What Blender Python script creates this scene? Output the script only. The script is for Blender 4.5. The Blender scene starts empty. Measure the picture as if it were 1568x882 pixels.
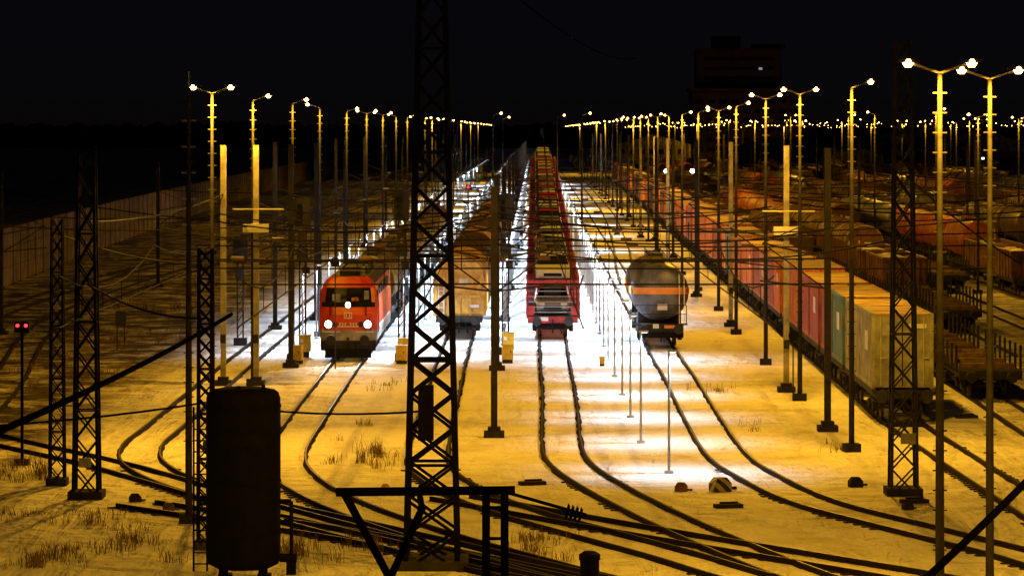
import bpy, math, random
from mathutils import Vector, noise
random.seed(7)
sc=bpy.context.scene
sc.view_settings.view_transform='Standard'
sc.view_settings.look='None'
sc.view_settings.exposure=0
H=12.0; F=5200.0
# ------------------------------------------------------------ materials
MATS={}
def mat(name,col,rough=0.7,metal=0.0,var=0.25,scale=1.5,bump=0.0,col2=None,emit=None,es=0,bscale=None,spec=0.4,topsnow=0):
    m=bpy.data.materials.new(name); m.use_nodes=True
    nt=m.node_tree; b=nt.nodes['Principled BSDF']
    b.inputs['Roughness'].default_value=rough; b.inputs['Metallic'].default_value=metal
    b.inputs['Specular IOR Level'].default_value=spec
    tc=nt.nodes.new('ShaderNodeTexCoord'); mp=nt.nodes.new('ShaderNodeMapping')
    nt.links.new(tc.outputs['Object'],mp.inputs['Vector'])
    n=nt.nodes.new('ShaderNodeTexNoise'); n.inputs['Scale'].default_value=scale; n.inputs['Detail'].default_value=6; n.inputs['Roughness'].default_value=0.65
    nt.links.new(mp.outputs[0],n.inputs['Vector'])
    r=nt.nodes.new('ShaderNodeValToRGB')
    c2=col2 if col2 else tuple(c*(1-var) for c in col)
    r.color_ramp.elements[0].position=0.36; r.color_ramp.elements[0].color=(*c2,1)
    r.color_ramp.elements[1].position=0.62; r.color_ramp.elements[1].color=(*col,1)
    nt.links.new(n.outputs['Fac'],r.inputs['Fac']); out=r.outputs['Color']
    if topsnow:   # thin snow lying on upward faces, broken up by noise
        ge=nt.nodes.new('ShaderNodeNewGeometry'); sp=nt.nodes.new('ShaderNodeSeparateXYZ'); nt.links.new(ge.outputs['Normal'],sp.inputs[0])
        n3=nt.nodes.new('ShaderNodeTexNoise'); n3.inputs['Scale'].default_value=1.1; n3.inputs['Detail'].default_value=7; nt.links.new(mp.outputs[0],n3.inputs['Vector'])
        ad=nt.nodes.new('ShaderNodeMath'); ad.operation='MULTIPLY_ADD'; nt.links.new(n3.outputs['Fac'],ad.inputs[0]); ad.inputs[1].default_value=1.6; ad.inputs[2].default_value=-.8
        a2=nt.nodes.new('ShaderNodeMath'); a2.operation='ADD'; nt.links.new(ad.outputs[0],a2.inputs[0]); nt.links.new(sp.outputs['Z'],a2.inputs[1])
        mr=nt.nodes.new('ShaderNodeMapRange'); mr.inputs['From Min'].default_value=.82; mr.inputs['From Max'].default_value=1.12; mr.inputs['To Max'].default_value=topsnow; nt.links.new(a2.outputs[0],mr.inputs[0])
        mx=nt.nodes.new('ShaderNodeMixRGB'); nt.links.new(mr.outputs[0],mx.inputs[0]); nt.links.new(out,mx.inputs[1]); mx.inputs[2].default_value=(.72,.72,.72,1); out=mx.outputs[0]
    nt.links.new(out,b.inputs['Base Color'])
    if bump:
        n2=nt.nodes.new('ShaderNodeTexNoise'); n2.inputs['Scale'].default_value=bscale or scale*4; n2.inputs['Detail'].default_value=5
        nt.links.new(mp.outputs[0],n2.inputs['Vector'])
        bp=nt.nodes.new('ShaderNodeBump'); bp.inputs['Strength'].default_value=1.0; bp.inputs['Distance'].default_value=bump
        nt.links.new(n2.outputs['Fac'],bp.inputs['Height']); nt.links.new(bp.outputs[0],b.inputs['Normal'])
    if emit:
        b.inputs['Emission Color'].default_value=(*emit,1); b.inputs['Emission Strength'].default_value=es
        m.cycles.emission_sampling='NONE'
    MATS[name]=m; return m
mat('rail',(0.022,0.016,0.012),0.85,0.0,spec=.1)
mat('railtop',(0.07,0.065,0.06),0.5,0.6)
mat('dirt_shade',(0.05,0.035,0.022),0.95,col2=(0.010,0.008,0.006),scale=2.5,bump=.03,spec=.05)  # melted dirt strip by the rails, with their side shadow painted in
mat('sleeper',(0.035,0.025,0.017),0.95,scale=3,spec=.1)
mat('concrete',(0.40,0.38,0.34),0.85,scale=2,bump=.01,var=.5)
mat('darkconcrete',(0.034,0.032,0.03),0.9,scale=2,bump=.01,var=.4,spec=.15)
mat('steel',(0.038,0.036,0.035),0.7,0.1,scale=3,var=.5,spec=.15)
mat('lampsteel',(0.05,0.048,0.046),0.8,0.0,scale=1.3,var=.7,spec=.15)
mat('galv',(0.45,0.48,0.5),0.45,0.35,scale=3,var=.3)
mat('blacksteel',(0.005,0.005,0.005),0.85,scale=3,var=.4,spec=.05)
mat('wire',(0.014,0.012,0.010),0.8,spec=.1)
mat('void',(0.003,0.003,0.003),1.0,spec=0.0)
mat('locored',(0.60,0.05,0.015),0.35,scale=1.2,var=.35)
mat('red',(0.48,0.022,0.018),0.5,scale=1.6,col2=(0.16,0.012,0.01),topsnow=.35)
mat('grey',(0.35,0.35,0.35),0.6,scale=2,var=.5)
mat('darkgrey',(0.035,0.034,0.033),0.75,scale=2,var=.5,spec=.2,topsnow=.12)
mat('black',(0.010,0.010,0.010),0.8,spec=.1)
mat('glass',(0.015,0.018,0.022),0.08,spec=.8)
mat('white',(0.75,0.75,0.72),0.6,scale=2,var=.25)
mat('ochre',(0.70,0.44,0.09),0.6,scale=2.2,col2=(0.40,0.22,0.05),bump=.01)
mat('tarp',(0.30,0.18,0.10),0.6,scale=1.1,col2=(0.06,0.035,0.02),bump=.08,bscale=3,topsnow=.75)
mat('tarpsnow',(0.6,0.58,0.55),0.8,scale=.9,col2=(0.10,0.06,0.04),bump=.05)
mat('roofdust',(0.50,0.33,0.19),0.85,scale=.8,col2=(0.20,0.08,0.03),bump=.02,topsnow=.35)
mat('tankgrey',(0.15,0.155,0.165),0.4,0.2,scale=1.3,col2=(0.035,0.034,0.034),topsnow=.55)
mat('tankbrown',(0.13,0.075,0.04),0.45,0.1,scale=1.3,col2=(0.035,0.024,0.016),topsnow=.6)
mat('orange',(0.80,0.30,0.04),0.5,scale=1.5,var=.3)
mat('c_orange',(0.72,0.24,0.04),0.55,scale=1,col2=(0.42,0.11,0.02))
mat('c_red',(0.40,0.09,0.035),0.55,scale=1,col2=(0.18,0.04,0.02),topsnow=.4)
mat('c_green',(0.10,0.20,0.12),0.55,scale=1,col2=(0.05,0.10,0.06))
mat('c_white',(0.33,0.34,0.31),0.6,scale=1.2,col2=(0.16,0.15,0.12))
mat('c_brown',(0.19,0.085,0.035),0.6,scale=1,col2=(0.05,0.025,0.012),topsnow=.6)
mat('yellow',(0.7,0.5,0.04),0.55,scale=3,var=.3)
mat('carsilver',(0.45,0.46,0.47),0.25,0.6,var=.05)
mat('carwhite',(0.75,0.75,0.74),0.3,var=.06)
mat('cardark',(0.05,0.05,0.06),0.22,0.4,var=.1,topsnow=.6)
mat('carred',(0.4,0.03,0.03),0.25,var=.1)
mat('rubber',(0.02,0.02,0.02),0.9)
mat('straw',(0.22,0.14,0.06),0.95,scale=3,var=.6)
mat('building',(0.16,0.11,0.08),0.9,scale=.1,var=.5)
mat('tree',(0.02,0.022,0.015),0.95,scale=.2,spec=0)
mat('panel',(0.26,0.20,0.13),0.8,scale=.5,var=.6,spec=.15)
mat('shedwall',(0.3,0.24,0.17),0.8,scale=.5,var=.45)
mat('wheel',(0.05,0.035,0.03),0.6,0.3)
mat('na_lamp',(1,.6,.1),emit=(1,0.50,0.10),es=26)
mat('wh_lamp',(1,1,1),emit=(1.0,0.93,0.85),es=40)
mat('cold_lamp',(1,1,1),emit=(.75,.88,1),es=5)
mat('red_lamp',(1,.02,.02),emit=(1,0.02,0.02),es=6)
mat('win_lit',(1,.6,.2),emit=(.6,.7,.9),es=.35)
def snowmat():
    m=bpy.data.materials.new('snow'); m.use_nodes=True; nt=m.node_tree; b=nt.nodes['Principled BSDF']
    N=nt.nodes.new; L=nt.links.new
    tc=N('ShaderNodeTexCoord')
    def nz(s,d,r=.6,stretch=None,dist=0):
        n=N('ShaderNodeTexNoise'); n.inputs['Scale'].default_value=s; n.inputs['Detail'].default_value=d; n.inputs['Roughness'].default_value=r; n.inputs['Distortion'].default_value=dist
        mp=N('ShaderNodeMapping'); L(tc.outputs['Object'],mp.inputs[0])
        if stretch: mp.inputs['Scale'].default_value=stretch
        L(mp.outputs[0],n.inputs['Vector']); return n
    a=nz(.14,8,.62,None,.5); f=nz(1.7,6,.68); t=nz(.5,5,.6,(1.5,.22,1),.6)
    def ramp(src,p0,p1,c0,c1):
        r=N('ShaderNodeValToRGB'); r.color_ramp.elements[0].position=p0; r.color_ramp.elements[1].position=p1
        r.color_ramp.elements[0].color=(*c0,1); r.color_ramp.elements[1].color=(*c1,1); L(src,r.inputs[0]); return r
    r1=ramp(a.outputs[0],.30,.47,(.60,.56,.50),(.90,.90,.91))
    r2=ramp(f.outputs[0],.27,.36,(.26,.20,.15),(1,1,1))
    r3=ramp(t.outputs[0],.28,.46,(.74,.71,.68),(1,1,1))
    def mixn(mode,fac,x,y):
        n=N('ShaderNodeMixRGB'); n.blend_type=mode
        if isinstance(fac,float): n.inputs[0].default_value=fac
        else: L(fac,n.inputs[0])
        L(x,n.inputs[1]); L(y,n.inputs[2]); return n
    m1=mixn('MULTIPLY',1.0,r1.outputs[0],r2.outputs[0]); m2=mixn('MULTIPLY',1.0,m1.outputs[0],r3.outputs[0])
    vo=N('ShaderNodeTexVoronoi'); vo.inputs['Scale'].default_value=1.6; L(tc.outputs['Object'],vo.inputs['Vector'])
    vr=ramp(vo.outputs['Distance'],.10,.22,(.0,.0,.0),(1,1,1))
    pm=nz(.22,4); pr=ramp(pm.outputs[0],.50,.56,(1,1,1),(0,0,0))
    prt=mixn('LIGHTEN',1.0,vr.outputs[0],pr.outputs[0])
    pc=ramp(prt.outputs[0],0,1,(.76,.73,.70),(1,1,1))
    m2=mixn('MULTIPLY',1.0,m2.outputs[0],pc.outputs[0])
    sx=N('ShaderNodeSeparateXYZ'); L(tc.outputs['Object'],sx.inputs[0])
    mr=N('ShaderNodeMapRange'); mr.inputs['From Min'].default_value=-15.5; mr.inputs['From Max'].default_value=-19; L(sx.outputs['X'],mr.inputs[0])
    v=nz(.35,8,.7); rv=ramp(v.outputs[0],.46,.60,(.05,.034,.022),(.55,.51,.47))
    m3=mixn('MIX',mr.outputs[0],m2.outputs[0],rv.outputs[0])
    mr2=N('ShaderNodeMapRange'); mr2.inputs['From Min'].default_value=18; mr2.inputs['From Max'].default_value=26; mr2.inputs['To Max'].default_value=.8; L(sx.outputs['X'],mr2.inputs[0])
    m4=mixn('MIX',mr2.outputs[0],m3.outputs[0],rv.outputs[0])
    L(m4.outputs[0],b.inputs['Base Color'])
    b.inputs['Roughness'].default_value=.75; b.inputs['Specular IOR Level'].default_value=.25
    b1=nz(.7,5,.5); bp=N('ShaderNodeBump'); bp.inputs['Distance'].default_value=.7; bp.inputs['Strength'].default_value=1
    L(b1.outputs[0],bp.inputs['Height'])
    bp2=N('ShaderNodeBump'); bp2.inputs['Distance'].default_value=.4; L(t.outputs[0],bp2.inputs['Height']); L(bp.outputs[0],bp2.inputs['Normal'])
    bp3=N('ShaderNodeBump'); bp3.inputs['Distance'].default_value=.07; L(prt.outputs[0],bp3.inputs['Height']); L(bp2.outputs[0],bp3.inputs['Normal'])
    L(bp3.outputs[0],b.inputs['Normal'])
    MATS['snow']=m
snowmat()
def stripes():
    m=bpy.data.materials.new('stripes'); m.use_nodes=True; nt=m.node_tree; b=nt.nodes['Principled BSDF']
    tc=nt.nodes.new('ShaderNodeTexCoord'); w=nt.nodes.new('ShaderNodeTexWave'); w.bands_direction='DIAGONAL'; w.inputs['Scale'].default_value=1.1
    r=nt.nodes.new('ShaderNodeValToRGB'); r.color_ramp.interpolation='CONSTANT'; r.color_ramp.elements[0].color=(.02,.02,.02,1); r.color_ramp.elements[1].position=.5; r.color_ramp.elements[1].color=(.4,.33,.2,1)
    nt.links.new(tc.outputs['Object'],w.inputs[0]); nt.links.new(w.outputs[0],r.inputs[0]); nt.links.new(r.outputs[0],b.inputs['Base Color'])
    MATS['stripes']=m
stripes()
# ------------------------------------------------------------ mesh builder
class MB:
    def __init__(s): s.v=[];s.f=[];s.m=[];s.names=[];s.sm=[]
    def mi(s,n):
        if n not in s.names: s.names.append(n)
        return s.names.index(n)
    def add(s,vs,fs,mt,smooth=False):
        o=len(s.v); s.v+= [tuple(p) for p in vs]; k=s.mi(mt)
        for f in fs: s.f.append([i+o for i in f]); s.m.append(k); s.sm.append(smooth)
    def box(s,x,y,z,sx,sy,sz,mt):
        a,b,c=sx/2,sy/2,sz/2
        vs=[(x+i*a,y+j*b,z+k*c) for i in(-1,1) for j in(-1,1) for k in(-1,1)]
        s.add(vs,[(0,1,3,2),(4,6,7,5),(0,4,5,1),(2,3,7,6),(0,2,6,4),(1,5,7,3)],mt)
    def cyl(s,p,q,r1,r2=None,n=8,mt='steel',caps=True,smooth=True,ph=0):
        if r2 is None:r2=r1
        p=Vector(p);q=Vector(q);d=(q-p)
        if d.length<1e-6:return
        d.normalize(); u=d.cross(Vector((0,0,1)) if abs(d.z)<.95 else Vector((1,0,0))).normalized(); w=d.cross(u)
        vs=[]
        for c,r in((p,r1),(q,r2)):
            for i in range(n):
                a=2*math.pi*i/n+ph; vs.append(c+u*(r*math.cos(a))+w*(r*math.sin(a)))
        fs=[(i,(i+1)%n,n+(i+1)%n,n+i) for i in range(n)]
        s.add(vs,fs,mt,smooth and n>4)
        if caps: s.add(vs,[tuple(range(n))[::-1],tuple(range(n,2*n))],mt)
    def beam(s,p,q,w,mt='steel'): s.cyl(p,q,w*.707,n=4,mt=mt,smooth=False,ph=math.pi/4)
    def loft(s,secs,mt,caps=True,smooth=False,closed=True):
        n=len(secs[0]); vs=[p for q in secs for p in q]; fs=[]
        for k in range(len(secs)-1):
            for i in range(n if closed else n-1):
                j=(i+1)%n; fs.append((k*n+i,k*n+j,(k+1)*n+j,(k+1)*n+i))
        s.add(vs,fs,mt,smooth)
        if caps: s.add(secs[0],[tuple(range(n))],mt); s.add(secs[-1],[tuple(range(n))[::-1]],mt)
    def mesh(s,name):
        me=bpy.data.meshes.new(name); me.from_pydata(s.v,[],s.f)
        for n in s.names: me.materials.append(MATS[n])
        me.polygons.foreach_set('material_index',s.m); me.polygons.foreach_set('use_smooth',s.sm); me.update()
        import bmesh
        bm=bmesh.new(); bm.from_mesh(me); bmesh.ops.recalc_face_normals(bm,faces=bm.faces[:]); bm.to_mesh(me); bm.free()
        return me
    def obj(s,name,loc=(0,0,0),rz=0,sc_=(1,1,1)): return put(s.mesh(name),name,loc,rz,sc_)
def put(me,name,loc=(0,0,0),rz=0,sc_=(1,1,1),parent=None,rx=0):
    o=bpy.data.objects.new(name,me); o.location=loc; o.rotation_euler=(rx,0,rz); o.scale=sc_
    bpy.context.collection.objects.link(o)
    if parent: o.parent=parent
    return o
def G(px,py,z=0):
    d=(H-z)*F/(py-200.0); return ((px-784)*d/F,d)
SL=0.0068
def TX(x0,d,sl=SL): return x0+sl*max(0,d-175)
def ZD(d):
    t=min(1,max(0,(d-205)/225)); return 5.0*t
def light(kind,name,loc,power,col,parent=None,size=.25,spot=None,rot=None,blend=.5):
    l=bpy.data.lights.new(name,kind); l.energy=power; l.color=col
    l.shadow_soft_size=size
    if kind=='SPOT': l.spot_size=spot; l.spot_blend=blend
    o=bpy.data.objects.new(name,l); o.location=loc
    if rot:o.rotation_euler=rot
    bpy.context.collection.objects.link(o)
    if parent:o.parent=parent
    return o
g=MB(); g.add([(-3000,-100,0),(3000,-100,0),(3000,9000,0),(-3000,9000,0)],[(0,1,2,3)],'snow'); g.obj('snow_ground')
# ------------------------------------------------------------ tracks
def cr(pts,step=1.0):
    out=[]; P=[Vector(p) for p in pts]; P=[P[0]*2-P[1]]+P+[P[-1]*2-P[-2]]
    for i in range(1,len(P)-2):
        a,b,c,d=P[i-1:i+3]; L=(c-b).length; n=max(1,int(L/step)) if L<60 else max(4,int(L/15))
        for k in range(n):
            t=k/n
            out.append(.5*((2*b)+(c-a)*t+(2*a-5*b+4*c-d)*t*t+(3*b-a-3*c+d)*t**3))
    out.append(P[-2]); return out
def track(pts,name='railway_track',chairs=121,zo=0,zf=None):
    c=cr(pts); m=MB(); n=len(c)
    nor=[]
    for i in range(n):
        t=(c[min(n-1,i+1)]-c[max(0,i-1)]).normalized(); nor.append(Vector((t.y,-t.x)))
    for sgn in(-1,1):
        secs=[];top=[];strip=[]
        for i in range(n):
            q=c[i]+nor[i]*(.75*sgn); u=nor[i]; zz=zo+(zf(q.y) if zf else 0)
            def P(o,z): return (q.x+u.x*o,q.y+u.y*o,z+zz)
            secs.append([P(-.06,.0),P(-.045,.148),P(.045,.148),P(.06,.0)])
            top.append([P(-.03,.151),P(.03,.151)])
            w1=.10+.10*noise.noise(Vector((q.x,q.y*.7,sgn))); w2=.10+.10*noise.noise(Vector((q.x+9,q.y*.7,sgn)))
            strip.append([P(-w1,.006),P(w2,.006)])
        m.loft(secs,'rail',smooth=False); m.loft(top,'railtop',False,closed=False); m.loft(strip,'dirt_shade',False,closed=False)
    acc=0
    for i in range(1,n):
        seg=(c[i]-c[i-1]); L=seg.length
        if c[i].y>chairs: continue
        t=seg.normalized(); u=Vector((t.y,-t.x))
        s0=acc
        while s0<L:
            q=c[i-1]+t*s0
            if noise.noise(Vector((q.x*.3,q.y*.3,2)))>-.05:
                for sg in(-1,1):
                    cc=q+u*(sg*.86); a=t*.10; b=u*random.uniform(.12,.24)
                    vs=[(cc+a*i_+b*j_).to_3d()+Vector((0,0,z)) for i_ in(-1,1) for j_ in(-1,1) for z in(.0+zo,.035+zo)]
                    m.add(vs,[(0,1,3,2),(4,6,7,5),(0,4,5,1),(2,3,7,6),(1,5,7,3)],'sleeper')
            s0+=.62
        acc=s0-L
    return m.obj(name)
def st(x0,ds,sl=SL): return [(TX(x0,d,sl),d) for d in ds]
FAR=[180,230,300,420,600,900,1400]
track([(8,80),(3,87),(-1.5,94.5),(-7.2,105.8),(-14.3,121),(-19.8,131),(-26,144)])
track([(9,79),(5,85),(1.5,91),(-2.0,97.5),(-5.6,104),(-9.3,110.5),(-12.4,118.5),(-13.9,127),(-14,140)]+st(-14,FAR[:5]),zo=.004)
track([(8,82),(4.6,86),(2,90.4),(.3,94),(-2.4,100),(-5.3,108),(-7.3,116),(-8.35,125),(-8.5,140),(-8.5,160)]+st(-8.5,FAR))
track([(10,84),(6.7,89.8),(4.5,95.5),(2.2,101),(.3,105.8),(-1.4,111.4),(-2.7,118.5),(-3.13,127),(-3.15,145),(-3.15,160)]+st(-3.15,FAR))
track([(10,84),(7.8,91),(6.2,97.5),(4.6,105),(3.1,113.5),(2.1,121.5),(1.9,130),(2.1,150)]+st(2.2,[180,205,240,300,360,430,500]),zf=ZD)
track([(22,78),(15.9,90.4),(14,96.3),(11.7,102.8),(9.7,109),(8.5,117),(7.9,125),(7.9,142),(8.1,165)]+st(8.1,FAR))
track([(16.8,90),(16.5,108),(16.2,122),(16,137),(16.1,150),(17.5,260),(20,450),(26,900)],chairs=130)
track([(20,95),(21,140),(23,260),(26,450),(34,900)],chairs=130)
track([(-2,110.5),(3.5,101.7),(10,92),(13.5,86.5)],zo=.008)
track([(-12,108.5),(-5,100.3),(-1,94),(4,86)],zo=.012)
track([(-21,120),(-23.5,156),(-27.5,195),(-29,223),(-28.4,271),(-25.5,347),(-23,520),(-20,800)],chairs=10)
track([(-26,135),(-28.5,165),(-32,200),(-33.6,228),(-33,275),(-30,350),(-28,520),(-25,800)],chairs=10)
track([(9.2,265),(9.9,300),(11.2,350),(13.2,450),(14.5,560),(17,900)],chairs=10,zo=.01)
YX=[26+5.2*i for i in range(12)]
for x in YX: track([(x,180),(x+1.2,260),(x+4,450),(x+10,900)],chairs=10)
m=MB(); secs=[]
for k in range(41):
    d=203+k*7.5; x=TX(2.2,d); z=ZD(d)+.004; w=.05*noise.noise(Vector((d,0,0)))
    secs.append([(x-2.6,d,-.05),(x-2.15,d,z*.6+w-.02),(x-1.75,d,z-.001),(x+1.75,d,z-.001),(x+2.15,d,z*.6-w-.02),(x+2.6,d,-.05)])
m.loft(secs,'snow'); m.obj('hump_embankment')
# ------------------------------------------------------------ vehicles
def bogie(m,y,hw=.95,mt='wheel'):
    for dy in(-.9,.9):
        for sx in(-1,1):
            m.cyl((sx*.70,y+dy,.60),(sx*.82,y+dy,.60),.46,n=16,mt=mt)
            m.box(sx*1.02,y+dy,.6,.22,.34,.34,'darkgrey')
        m.cyl((-.9,y+dy,.6),(.9,y+dy,.6),.08,mt='wheel')
    for sx in(-1,1): m.box(sx*.98,y,.72,.12,2.7,.22,'darkgrey')
    m.box(0,y,.8,1.8,.4,.2,'darkgrey')
def buffers(m,y,sg,z=1.06):
    for sx in(-1,1):
        m.cyl((sx*.875,y,z),(sx*.875,y+sg*.5,z),.11,n=10,mt='darkgrey')
        m.cyl((sx*.875,y+sg*.5,z),(sx*.875,y+sg*.6,z),.25,.23,n=14,mt='darkgrey')
    m.box(0,y+sg*.2,z,.12,.4,.2,'darkgrey'); m.box(0,y+sg*.3,z-.35,.07,.1,.6,'black')
    m.cyl((.35,y+sg*.15,z-.1),(.5,y+sg*.2,z-.7),.035,mt='black')
def under(m,L,mt='darkgrey',w=2.5):
    m.box(0,L/2,1.12,w,L,.24,mt)
    for s in(0,L): m.box(0,s,1.1,w+.1,.14,.34,mt)
    buffers(m,0,-1); buffers(m,L,1)
    bogie(m,2.4); bogie(m,L-2.4)
    m.cyl((.0,L/2-1.5,.75),(.0,L/2+.3,.75),.2,n=10,mt='darkgrey')
def box_profile(hw,z0,z1,z2,n=8):
    p=[(-hw,z0),(-hw,z1)]
    for i in range(1,n):
        a=math.pi-math.pi*i/n; p.append((hw*math.cos(a)*1.0,z1+(z2-z1)*math.sin(a)))
    p+=[(hw,z1),(hw,z0)]; return p
def covered(L=14,body='ochre',roof='tarp',rib='ochre'):
    m=MB(); under(m,L-.0)
    pr=box_profile(1.38,1.26,3.2,4.3,12)
    m.loft([[(x,y,z) for x,z in pr] for y in (.35,L-.35)],body)
    # double-skinned roof sheet, proud of the body
    ra=[(x*1.02,z+.03) for x,z in pr[1:-1]]; rb=[(x*1.005,z+.012) for x,z in reversed(pr[1:-1])]
    m.loft([[(x,y,z+.02*math.sin(y*3.1)) for x,z in ra]+[(x,y,z) for x,z in rb] for y in [.45+k*(L-.9)/24 for k in range(25)]],roof,smooth=True)
    for k in range(int(L/1.25)):
        y=.7+k*1.25
        for a,b in zip(ra[:-1],ra[1:]): m.beam((a[0]*1.01,y,a[1]+.02),(b[0]*1.01,y,b[1]+.02),.07,rib)
        for sx in(-1,1): m.box(sx*1.42,y,2.2,.08,.1,1.9,rib)
    for sx in (-1.28,-.62,0,.62,1.28):
        zt=3.2+1.0*math.sqrt(max(0,1-(sx/1.38)**2)); 
        for yy in (.31,L-.31): m.box(sx,yy,(1.26+zt)/2,.11,.1,zt-1.26,rib)
    for z in (1.4,2.25,3.15):
        for yy in(.285,L-.285): m.box(0,yy,z,2.7,.07,.1,rib)
    m.box(.25,.24,3.0,.5,.02,.28,'white'); m.box(.85,.24,1.75,.5,.02,.16,'white'); m.box(-.35,.22,3.1,.22,.03,.35,'yellow')
    m.beam((-1.15,.22,1.3),(-1.15,.22,3.2),.05,'white'); m.beam((-.85,.22,1.3),(-.85,.22,3.2),.05,'white')
    for k in range(7): m.beam((-1.15,.22,1.4+k*.28),(-.85,.22,1.4+k*.28),.035,'white')
    return m.mesh('covered_wagon')
def tank(L=14,tm='tankgrey',band='orange'):
    m=MB(); under(m,L,w=2.2); n=28; R=1.47; zc=2.88
    secs=[]
    def ring(y,r): return [(r*math.cos(2*math.pi*i/n),y,zc+r*math.sin(2*math.pi*i/n)) for i in range(n)]
    ys=[(.55,.05),(.57,.5),(.64,.9),(.78,1.2),(1.0,1.4),(1.2,R)]
    for y,r in ys: secs.append(ring(y,r))
    for y,r in reversed(ys): secs.append(ring(L-y,r))
    m.loft(secs,tm,smooth=True)
    for k in range(1,6):
        y=1.2+k*(L-2.4)/6; m.loft([ring(y-.05,R+.02),ring(y-.05,R+.035),ring(y+.05,R+.035),ring(y+.05,R+.02)],tm,caps=False)
    if band:
        z0,z1=zc-.10,zc+.24; V=[];nn=24
        for z in(z0,z1):
            for i in range(nn+1):
                x=-1.40+2.8*i/nn; r=math.hypot(x,z-zc)
                y=ys[0][0]
                for (ya,ra),(yb,rb) in zip(ys[:-1],ys[1:]):
                    if ra<=r<=rb: y=ya+(yb-ya)*(r-ra)/(rb-ra)
                V.append((x,y-.02,z))
        m.add(V,[(i,i+1,nn+2+i,nn+1+i) for i in range(nn)],band,True)
        for sx in(-1,1): m.box(sx*(R+.015),L/2,zc+.06,.03,L-2.6,.32,band)
    m.cyl((0,L/2,zc+R-.1),(0,L/2,zc+R+.3),.4,n=16,mt=tm)
    m.box(.0,L/2,zc+R+.12,.7,L-2.5,.04,'steel')
    for sx in(-.38,.38):
        m.beam((sx,1.6,zc+R+.35),(sx,L-1.6,zc+R+.35),.03,'steel')
        for k in range(8): m.beam((sx,1.6+k*(L-3.2)/7,zc+R-.1),(sx,1.6+k*(L-3.2)/7,zc+R+.35),.03,'steel')
    for yy in (2.2,L-2.2): m.box(0,yy,1.5,2.2,.9,.7,'darkgrey')
    m.box(0,.25,1.28,2.7,.7,.06,'steel')
    for sx in(-1.3,1.3): m.beam((sx,.0,1.3),(sx,.0,2.25),.045,'steel')
    m.beam((-1.3,0,2.25),(1.3,0,2.25),.045,'steel'); m.beam((-1.3,0,1.8),(1.3,0,1.8),.035,'steel')
    m.box(.45,-.08,1.2,.55,.02,.22,'orange'); m.box(-.25,-.10,1.2,.3,.02,.22,'white'); m.box(.1,.53,zc-.75,.5,.02,.3,'white')
    for sx in(.95,1.2): m.beam((sx,.1,1.3),(sx,.55,zc+.9),.04,'white')
    m.box(0,-.06,.75,2.3,.06,.3,'black')
    return m.mesh('tank_wagon')
def carmesh(paint):
    m=MB()
    st_=[(0,.62,.35,.55),(.12,.78,.25,.68),(.6,.86,.2,.82),(1.2,.88,.2,.92),(2.4,.89,.2,.95),(3.4,.88,.2,.96),(4.0,.82,.25,.92),(4.2,.7,.4,.8)]
    secs=[[(-w,y,b),(-w*1.0,y,(b+t)/2),(-w*.93,y,t),(w*.93,y,t),(w,y,(b+t)/2),(w,y,b)] for y,w,b,t in st_]
    m.loft(secs,paint,smooth=False)
    cab=[(1.15,.78,.93),(1.75,.64,1.36),(2.1,.62,1.43),(3.0,.62,1.42),(3.5,.64,1.3),(3.95,.75,.95)]
    base=[.78,.8,.8,.8,.79,.76]
    secs=[[(-b,y,.94),(-w,y,t),(w,y,t),(b,y,.94)] for (y,w,t),b in zip(cab,base)]
    m.loft(secs,'glass')
    m.loft([[(-w*.97,y,t+.006),(-w*.97,y,t+.03),(w*.97,y,t+.03),(w*.97,y,t+.006)] for y,w,t in cab[1:5]],paint)
    for y in(.85,3.35):
        for sx in(-1,1): m.cyl((sx*.70,y,.32),(sx*.90,y,.32),.32,n=14,mt='rubber'); m.cyl((sx*.895,y,.32),(sx*.91,y,.32),.2,n=10,mt='grey')
    for sx in(-.55,.55): m.box(sx,.06,.6,.3,.14,.12,'white')
    m.box(0,-.01,.42,.9,.05,.16,'black')
    return m.mesh('car')
CARS=[carmesh(p) for p in('carsilver','carwhite','cardark','carred','carwhite')]
def carrier(L=14):
    m=MB(); under(m,L,'red',2.7)
    m.box(0,L/2,1.27,2.75,L,.06,'darkgrey')
    for sx in(-1,1):
        m.box(sx*1.42,L/2,1.35,.1,L,.3,'red'); m.box(sx*1.42,L/2,3.05,.12,L,.22,'red')
        m.box(sx*1.42,L/2,3.45,.06,L,.06,'red')
        for k in range(9):
            y=.1+k*(L-.2)/8; m.box(sx*1.42,y,2.3,.12,.14,2.3,'red')
        for k in range(8):
            y=.1+k*(L-.2)/8; y2=.1+(k+1)*(L-.2)/8
            m.beam((sx*1.42,y,1.45 if k%2 else 2.95),(sx*1.42,y2,2.95 if k%2 else 1.45),.05,'red')
    for sx in (-.75,.75): m.box(sx,L/2,3.0,.55,L,.06,'steel')
    for k in range(15): m.box(0,.2+k*(L-.4)/14,2.93,2.8,.1,.07,'red')
    m.box(0,.0,3.08,2.95,.1,.26,'red'); m.box(0,L,3.08,2.95,.1,.26,'red')
    for k in range(5): m.beam((-1.35,-.03,1.5+k*.28),(1.35,-.03,1.5+k*.28),.03,'galv')
    for sx in(-1,1): m.box(sx*1.2,-.1,1.6,.3,.04,.5,'red')
    m.box(-.5,-.11,1.15,.5,.02,.2,'white')
    return m.mesh('car_carrier_wagon')
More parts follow.
